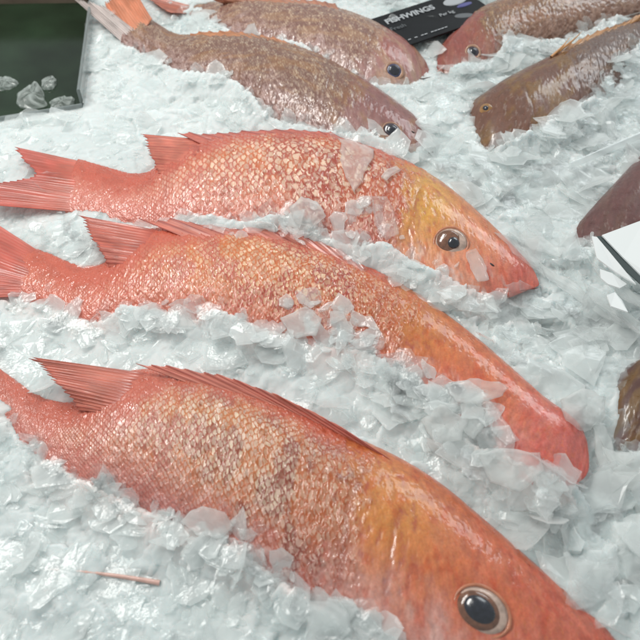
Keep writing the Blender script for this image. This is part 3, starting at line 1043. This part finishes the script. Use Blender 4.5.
# flakes heaped along the waterline of every fish, some lying on its flank
def heap(f, pts, per_px, spread, inw, smin, smax, g, lift=.0012):
    c = smooth_curve(pts, 200)
    Ls = np.concatenate([[0], np.cumsum(np.linalg.norm(np.diff(c, axis=0), axis=1))])
    n = int(Ls[-1] * per_px)
    out, so, no = [], [], []
    for _ in range(n):
        k = np.interp(g.random() * Ls[-1], Ls, np.arange(200))
        i = int(min(k, 198))
        x, y = c[i] + (c[i + 1] - c[i]) * (k - i)
        t = c[i + 1] - c[i]
        t = t / (np.linalg.norm(t) + 1e-9)
        nn = np.array([-t[1], t[0]])
        if nn[1] < 0:
            nn = -nn                          # towards the ice side
        cl = float(vnoise(np.array([x / 17.0]), np.array([y / 17.0]), 5)[0])
        if cl < .42 and g.random() < .75:
            continue
        o = g.normal() * spread * (.7 + .9 * cl) + inw * (.5 + cl * 1.5)
        x, y = x + nn[0] * o, y + nn[1] * o
        p, nrm = hit(f, x, y)
        b = P(x, y, .008)
        zb = float(bedh(np.array([b[0]]), np.array([b[1]]))[0])
        z = max(zb, p[2] if p is not None else -1)
        z = z + lift
        q_ = P(x, y, z)
        out.append(q_)
        sc_ = np.linalg.norm(q_ - CO) / .6
        so.append((smin + (smax - smin) * g.random() ** 1.8))
        nv_ = np.array([0, 0, 1.]) if nrm is None or p[2] < zb else nrm
        no.append(nv_ + g.normal(size=3) * (.16 if g.random() < .7 else .5))
    return flake_batch(np.array(out), np.array(so), np.array(no), .0004 + .0009 * g.random(len(out)), g)


bs = [b1]
E = {id(f): p for f, p in EDGES}
bs.append(heap(f1, E[id(f1)], .5, 9, 8, .0025, .0145, g))
bs.append(heap(f2, E[id(f2)], .5, 10, 8, .0025, .015, g))
bs.append(heap(f3, E[id(f3)], .75, 8, 4, .0025, .0145, g))
for f in (f4, f5, f6, f7):
    bs.append(heap(f, E[id(f)], .45, 4, 3, .004, .013, g))
for f in (f8, f9):
    bs.append(heap(f, E[id(f)], .6, 4, 2, .004, .010, g))
# belly of the middle fish and the snouts carry extra broken pieces
bs.append(heap(f2, [(262, 300), (300, 312), (340, 322), (380, 345)], .35, 9, 3, .005, .018, g))
bs.append(heap(f1, [(310, 208), (345, 215), (385, 222)], .3, 8, 0, .005, .015, g))
bs.append(heap(f2, [(400, 368), (440, 398), (480, 432), (520, 458)], .35, 10, 3, .008, .020, g))
V, Q, T, FR = merge(bs)
cr = link('crushed_ice', mesh_np('crushed_ice', V, Q, T, None, {'fr': FR}, smooth=False), M_FLAKE)
tag(cr, 'loose clear and white ice flakes heaped round the fish', None, None, 'stuff')


# ------------------------------------------------------------------ single ice shards one can point at
def top_at(x, y, zf=None):
    best, bn = None, None
    for f in FISH:
        p, n = hit(f, x, y)
        if p is not None and (best is None or np.linalg.norm(p - CO) < np.linalg.norm(best - CO)):
            best, bn = p, n
    z = best[2] if best is not None else -1
    b = P(x, y, max(z, .008))
    zb = float(bedh(np.array([b[0]]), np.array([b[1]]))[0])
    return max(z, zb) if zf is None else zf


def shard(poly, label, dz=.002, th=.0018, mat=None, name='ice_shard', cat='ice shard', dz2=None, fr=.5, group=None, bulge=0.0, dome=0):
    pl = np.array(poly, float)
    c = pl.mean(0)
    # plane through three surface heights
    zs = np.array([top_at(x, y) for x, y in pl])
    z0 = zs.mean()
    dzs = np.linspace(dz, dz2 if dz2 is not None else dz, len(pl))
    pw = np.array([P(x, y, z0 * .35 + z * .65 + d) for (x, y), z, d in zip(pl, zs, dzs)])
    # subdivide outline with small chips
    pts = []
    n = len(pw)
    gg = np.random.default_rng(int(abs(c[0] * 13 + c[1] * 7)))
    for i in range(n):
        a, b = pw[i], pw[(i + 1) % n]
        L = np.linalg.norm(b - a)
        for k in range(4):
            t = k / 4
            pts.append(a + (b - a) * t + gg.normal(size=3) * L * (.03 if k else .0) * np.array([1, 1, .3]))
    pts = np.array(pts)
    m = len(pts)
    cen = pts.mean(0)
    nrm = np.cross(pw[1] - pw[0], pw[2] - pw[1])
    nrm = np.sum([np.cross(pw[i] - cen, pw[(i + 1) % n] - cen) for i in range(n)], 0)
    nrm = nrm / np.linalg.norm(nrm)
    if nrm[2] < 0:
        nrm = -nrm
    rings = [(.0, .5), (.25, .5), (.5, .5), (.72, .5), (.92, .42), (1.0, 0), (.92, -.45), (.5, -.5), (0, -.5)]
    vs = []
    ppx = proj(pts)
    pc = proj(cen[None])[0]
    for sc_, h in rings:
        k = max(sc_, .02)
        rr = cen + (pts - cen) * k
        if h >= 0:
            pq = pc + (ppx - pc) * k
            zt = np.array([top_at(x, y) for x, y in pq]) + th * 1.3
            rr = np.where((zt > rr[:, 2])[:, None], P(pq[:, 0], pq[:, 1], zt), rr)
        bump = (1 - sc_ ** 2) * bulge * (1 if h > 0 else 0)
        vs.append(rr + nrm * (h * th + bump) + nrm * ((fbm(rr[:, 0] * 190, rr[:, 1] * 190, 2, 3) - .5) * th * .5)[:, None])
    vs = np.concatenate(vs)
    me = mesh_np(name, vs, grid_quads(len(rings), m, True), None, None, {'fr': np.clip(min(fr, .8) * .85 * (.4 + 1.2 * fbm(vs[:, 0] * 160, vs[:, 1] * 160, 3, 7)), 0, 1)}, smooth=True)
    o = link(name, me, mat or M_CLEAR)
    return tag(o, label, cat, group)


SG = 'single ice shards on and beside the fish'
shard([(337, 137), (356, 141), (374, 149), (368, 166), (360, 184), (354, 192), (346, 178), (340, 160)],
      'wide clear flake of ice lying across the back of the farthest red fish', group=SG, fr=.75)
shard([(372, 196), (387, 196), (394, 212), (399, 234), (386, 240), (374, 224)],
      'glittering clear shard behind the cheek of the farthest red fish', group=SG, fr=.3, th=.003)
shard([(381, 176), (387, 169), (397, 166), (401, 170), (392, 175), (386, 180)],
      'small curled white ice chip above the gill of the farthest red fish', group=SG, fr=1.2, th=.0025)
shard([(289, 208), (301, 198), (318, 203), (326, 216), (312, 227), (294, 222)],
      'bright frosty lump of ice between the two farther red fish', group=SG, fr=1.6, th=.006, bulge=.004, name='ice_lump', cat='ice lump')
shard([(444, 385), (470, 378), (500, 382), (509, 388), (500, 397), (478, 404), (455, 402)],
      'long clear ice blade over the eye of the middle red fish', group=SG, fr=.55, dz=.006, th=.0025)
shard([(486, 398), (498, 408), (520, 440), (506, 446), (492, 432), (484, 414)],
      'narrow clear shard slanting down the cheek of the middle red fish', group=SG, fr=.3, dz=.005)
shard([(460, 404), (482, 400), (486, 424), (474, 440), (460, 428)],
      'square clear shard under the long ice blade at the gill of the middle red fish', group=SG, fr=.6, dz=.004)
shard([(180, 522), (190, 511), (203, 506), (225, 512), (234, 526), (222, 539), (196, 536)],
      'rounded clear flake on the belly edge of the nearest red fish', group=SG, fr=.6, dz=.0035)
shard([(466, 252), (476, 248), (487, 268), (489, 280), (478, 282), (470, 268)],
      'oval clear flake under the eye of the farthest red fish', group=SG, fr=.5)
shard([(505, 285), (520, 280), (536, 288), (530, 300), (512, 302)],
      'clear flake over the mouth of the farthest red fish', group=SG, fr=.35)
shard([(494, 232), (512, 238), (540, 262), (556, 278), (545, 278), (520, 258)],
      'long glassy splinter beside the snout of the farthest red fish', group=SG, fr=.5, dz=.004)
shard([(508, 232), (540, 236), (566, 250), (560, 258), (530, 248)],
      'broad pale splinter pointing at the dark fish on the right', group=SG, fr=.7, dz=.004)
shard([(538, 262), (575, 282), (625, 318), (640, 332), (622, 328), (580, 302), (545, 276)],
      'longest glassy splinter running to the right edge below the shiny film', group=SG, fr=.6, dz=.007, th=.003)
shard([(560, 400), (582, 388), (606, 398), (604, 420), (584, 432), (566, 420)],
      'frosted white lump left of the brown fish at the right edge', group=SG, fr=1.5, dz=.004, th=.005, bulge=.003, name='ice_lump', cat='ice lump')
shard([(600, 446), (618, 452), (645, 452), (648, 486), (626, 490), (612, 470)],
      'bluish white plate of ice at the right edge below the brown fish', group=SG, fr=1.1, dz=.006, th=.003)
shard([(590, 420), (604, 424), (612, 440), (616, 470), (610, 484), (598, 462)],
      'upright thin plate of ice beside the snout of the middle red fish', group=SG, fr=.8, dz=.008, dz2=.003)
shard([(478, 455), (500, 448), (540, 452), (545, 470), (520, 492), (490, 482)],
      'large white slab under the jaw of the middle red fish', group=SG, fr=1.1, dz=.004, th=.004)
shard([(420, 420), (440, 404), (468, 420), (462, 440), (436, 446)],
      'milky slab between the middle and nearest red fish heads', group=SG, fr=1.2, dz=.003, th=.004)
shard([(280, 318), (306, 306), (322, 318), (316, 336), (292, 338)],
      'milky flake half over the flank of the middle red fish', group=SG, fr=.9, dz=.003)

shard([(590, 262), (604, 268), (645, 300), (645, 312), (622, 298), (598, 276)],
      'grey glassy splinter crossing under the white glare panels of the film', group=SG, fr=.45, dz=.020, th=.002)
shard([(584, 284), (600, 290), (645, 326), (645, 338), (612, 316), (590, 298)],
      'wide clear splinter at the right edge just below the film', group=SG, fr=.35, dz=.012, th=.002)
# loose fin ray frozen in at lower left
fr_ = spike(None, 'fin_ray', (160, 583), (44, 571), .0016, M_PINK,
            float(top_at(160, 583)) + .0005, float(top_at(44, 571)) + .002)
tag(fr_, 'thin pink fin ray sticking out of the ice at lower left', 'fin ray')

# ------------------------------------------------------------------ dark tray at upper left
M_TRAY = mat_plain('wet_black_tray', (.018, .034, .018), .16, coat=.0, spec=.4, noise=.85, nscale=7)  # green patches stand for reflections, put into the base colour
M_ACR = mat_flake('grey_acrylic', .5, .62, tint=(.42, .46, .46), rough=.1)
tr = empty('dark_tray', tuple(cB - np.array([0, 0, .05])))
tag(tr, 'wet black tray coloured with green reflections beside the ice at the upper left corner', 'tray')
FL = -.03


def slab(name, a, b, h0, h1, th, mat, parent, attrs=True):
    a, b = np.array(a[:2]), np.array(b[:2])
    d = (b - a) / np.linalg.norm(b - a)
    n = np.array([-d[1], d[0]]) * th / 2
    r = []
    K = 12
    for i in range(K + 1):
        p = a + (b - a) * i / K
        for (s, z) in ((-1, h0), (-1, h1 - th * .3), (-.5, h1), (.5, h1), (1, h1 - th * .3), (1, h0)):
            r.append((*(p + n * s), z))
    me = mesh_np(name, r, grid_quads(K + 1, 6, True), None, None, {'fr': np.full(len(r), .6)}, smooth=False)
    return link(name, me, mat, parent)


tp = [np.array(p) for p in tray_poly]
fl = mesh_np('tray_floor', [(*tp[0], FL), (*tp[1], FL), (*tp[2], FL), (*tp[3], FL)], [(0, 1, 2, 3)])
link('tray_floor', fl, M_TRAY, tr)
slab('divider', tp[0], tp[1], FL, TZ + .004, .0035, M_ACR, tr)
slab('divider', tp[0], tp[3], FL, TZ - .012, .003, M_ACR, tr)
bk0, bk1 = P(-60, 4, FL), P(88, 2, FL)
slab('back_wall', bk0, bk1, FL, FL + .05, .004, mat_plain('tray_back', lin((128, 112, 98)), .4, noise=.3, nscale=20), tr)


M_LUMP = mat_flake('lump_ice', .10, .75, tint=(.85, .92, .89))


def lump(poly, label, z=FL, h=.010, seed=0):
    pl = smooth_curve([*poly, poly[0]], 25)[:-1]
    pw = P(pl[:, 0], pl[:, 1], z)
    cen = pw.mean(0)
    gg = np.random.default_rng(seed)
    vs = []
    R = [(1.0, 0), (1.02, .35), (.9, .75), (.6, .95), (.25, 1.0), (.03, 1.0)]
    for s, k in R:
        p = cen + (pw - cen) * s
        p[:, 2] = z + h * k
        vs.append(p + gg.normal(size=p.shape) * .0005 * (s > .1))
    vs = np.concatenate(vs)
    o = link('ice_lump', mesh_np('ice_lump', vs, grid_quads(len(R), len(pw), True), None, None, {'fr': np.random.default_rng(seed).random(len(vs))}, smooth=False), M_LUMP)
    return tag(o, label, 'ice lump', 'ice lumps in the dark tray')


lump([(-4, 82), (5, 78), (17, 82), (15, 87), (-2, 91)], 'flat ice lump in the dark tray cut by the left edge', seed=1, h=.004)
lump([(18, 96), (30, 88), (38, 84), (44, 98), (45, 108), (20, 108)], 'tallest pointed ice lump in the dark tray, at the tray front', seed=2, h=.006)
lump([(42, 82), (52, 78), (57, 83), (52, 90), (43, 89)], 'small round ice lump in the middle of the dark tray', seed=3, h=.005)
lump([(50, 104), (62, 99), (74, 100), (70, 108), (54, 109)], 'ice lump in the tray corner where the dividers meet', seed=4, h=.005)

# ------------------------------------------------------------------ black sign
SZ = .017
A, B, Dd = P(365, 21, SZ), P(446, -5, SZ), P(409, 47, SZ)
ex = (B - A); Lx = np.linalg.norm(ex) * 1.22; ex /= np.linalg.norm(ex)
ey = np.array([ex[1], -ex[0], 0.0])            # 'down' the sign
Ly = abs(np.dot(Dd - A, ey)) * .95
sg = empty('price_sign', tuple(A))
tag(sg, 'black plastic price sign with white lettering lying on the ice between two brown fish', 'sign')
M_SIGN = mat_plain('black_sign', (.006, .007, .009), .5, spec=.25, coat=.0, noise=.3, nscale=40)
M_WHITE = mat_plain('white_print', (.40, .42, .44), .5)
M_GREY = mat_plain('grey_print', (.12, .13, .14), .5)
M_BLUE = mat_plain('blue_print', lin((84, 84, 140)), .5)
pts = []
for (u, v) in ((0, 0), (Lx, 0), (Lx, Ly * .88), (Lx * .8, Ly), (0, Ly)):
    pts.append(A + ex * u + ey * v)
nP = len(pts)
vs = [(*p[:2], SZ) for p in pts] + [(*p[:2], SZ - .002) for p in pts]
me = bpy.data.meshes.new('plate')
me.from_pydata([tuple(map(float, v)) for v in vs], [], [list(range(nP))[::-1], list(range(nP, 2 * nP))] + [[i, (i + 1) % nP, nP + (i + 1) % nP, nP + i] for i in range(nP)])
link('plate', me, M_SIGN, sg)


def text(body, u, v, size, mat, name='lettering', shear=.15, rot=0, bold=.0):
    cu = bpy.data.curves.new('t', 'FONT')
    cu.body = body
    cu.size = size
    cu.shear = shear
    cu.offset = bold
    cu.extrude = .0002
    o = bpy.data.objects.new('t', cu)
    COL.objects.link(o)
    bpy.context.view_layer.update()
    me = bpy.data.meshes.new_from_object(o.evaluated_get(bpy.context.evaluated_depsgraph_get()))
    bpy.data.objects.remove(o)
    c, s = math.cos(rot), math.sin(rot)
    X = ex * c - ey * s
    Yv = -ey * c - ex * s
    o0 = A + ex * u + ey * v + np.array([0, 0, .0006])
    for vt in me.vertices:
        p = o0 + X * vt.co.x + Yv * vt.co.y
        p[2] += vt.co.z
        vt.co = Vector(p)
    me.materials.clear()
    return link(name, me, mat, sg)


text('FISHWINGS', .016, .019, .0125, M_WHITE, bold=.0004)
text('Fresh', .012, .033, .009, M_GREY)
text('Per kg', Lx * .56, .036, .0075, M_WHITE)
text('- - -- -----', .016, Ly * .93, .014, M_WHITE)
# oval logo with a blue bar
lc = A + ex * Lx * .82 + ey * .016 + np.array([0, 0, .0006])
lg = disc('logo', lc, (0, 0, 1), ex, .016, .0085, .0004, M_WHITE, sg)
disc('logo_bar', lc + ey * .0125 + ex * .004, (0, 0, 1), ex, .011, .0035, .0004, M_BLUE, sg)
text('C', Lx * .76, .020, .013, M_SIGN, shear=.3, bold=.0)
text('oooo', Lx * .805, .0185, .006, M_GREY, shear=.3)
# grey swoosh
disc('logo_swoosh', A + ex * Lx * .74 + ey * .047 + np.array([0, 0, .0005]), (0, 0, 1), ex + ey * .4, .012, .005, .0002, M_GREY, sg)

# ------------------------------------------------------------------ plastic film at right edge, its glare built as white panels
M_FILM = mat_plain('film_glare_white', (.95, .98, .98), .12, coat=1)  # white base colour stands for glare on the clear plastic
M_FILMD = mat_plain('film_unlit_line', (.06, .08, .08), .15, coat=1)  # dark gap between the reflections, put into the colour
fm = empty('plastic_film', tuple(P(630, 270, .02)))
tag(fm, 'creased shiny plastic film at the right edge, its glare built as white panels', 'plastic film')


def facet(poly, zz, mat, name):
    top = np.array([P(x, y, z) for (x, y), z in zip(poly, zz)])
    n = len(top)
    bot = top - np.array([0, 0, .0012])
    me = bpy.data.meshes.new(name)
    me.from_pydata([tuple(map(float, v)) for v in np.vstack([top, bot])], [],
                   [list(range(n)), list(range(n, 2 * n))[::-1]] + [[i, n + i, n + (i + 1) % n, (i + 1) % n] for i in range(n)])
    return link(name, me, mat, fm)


facet([(602, 235), (645, 219), (720, 240), (720, 320), (644, 278), (623, 257)], (.046, .050, .046, .036, .038, .042), M_FILM, 'film_glare_panel')
facet([(592, 236), (597, 237), (608, 250), (622, 267), (636, 284), (616, 272), (597, 258)], (.045, .045, .043, .040, .036, .037, .040), M_FILM, 'film_glare_panel')
facet([(600, 269), (612, 273), (627, 284), (620, 288), (608, 284), (601, 278)], (.035, .035, .032, .032, .032, .033), M_FILM, 'film_glare_panel')
facet([(607, 295), (615, 292), (622, 300), (628, 312), (611, 306)], (.032, .032, .030, .030, .030), M_FILM, 'film_glare_panel')
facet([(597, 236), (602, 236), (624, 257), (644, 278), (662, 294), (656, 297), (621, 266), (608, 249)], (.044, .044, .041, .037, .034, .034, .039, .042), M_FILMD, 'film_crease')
# streak of light reflected on glass, built as a thin pale strip (upper right)
M_STREAK = mat_flake('reflection_streak', .25, .45, tint=(.9, .94, .95), rough=.05)
st_ = slab('reflection_streak', P(570, 164, .02), P(700, 108, .02), .014, .0215, .0022, M_STREAK, None)
tag(st_, 'streak of reflected light built as a thin clear bar at upper right', 'reflection streak')

# ------------------------------------------------------------------ light
w = bpy.data.worlds.new('World')
sc.world = w
w.use_nodes = True
bg = w.node_tree.nodes['Background']
bg.inputs[0].default_value = (.90, .965, .965, 1)
bg.inputs[1].default_value = .50


def area(name, loc, target, sx, sy, power, color):
    l = bpy.data.lights.new(name, 'AREA')
    l.shape = 'RECTANGLE'
    l.size, l.size_y = sx, sy
    l.energy = power
    l.color = color
    o = bpy.data.objects.new(name, l)
    COL.objects.link(o)
    o.location = loc
    d = Vector(target) - Vector(loc)
    o.rotation_euler = d.to_track_quat('-Z', 'Y').to_euler()
    return o


area('counter_lamp', (-.45, .75, .95), (-.05, .45, 0), .8, .14, 9, (1.0, .98, .94))
area('added_softbox', (1.1, 2.0, 1.1), (.25, .6, 0), 1.0, .5, 8, (.93, .98, 1.0))  # added unseen softbox, set where the film panels mirror it white

sc.view_settings.view_transform = 'Standard'
sc.view_settings.look = 'None'
sc.view_settings.exposure = -0.04
sc.view_settings.gamma = 1
sc.render.engine = 'CYCLES'
sc.cycles.max_bounces = 6
sc.cycles.transparent_max_bounces = 14
sc.cycles.diffuse_bounces = 3
sc.cycles.glossy_bounces = 2
sc.cycles.use_adaptive_sampling = True
sc.cycles.adaptive_threshold = .05
sc.cycles.use_denoising = True
sc.cycles.sample_clamp_indirect = 4
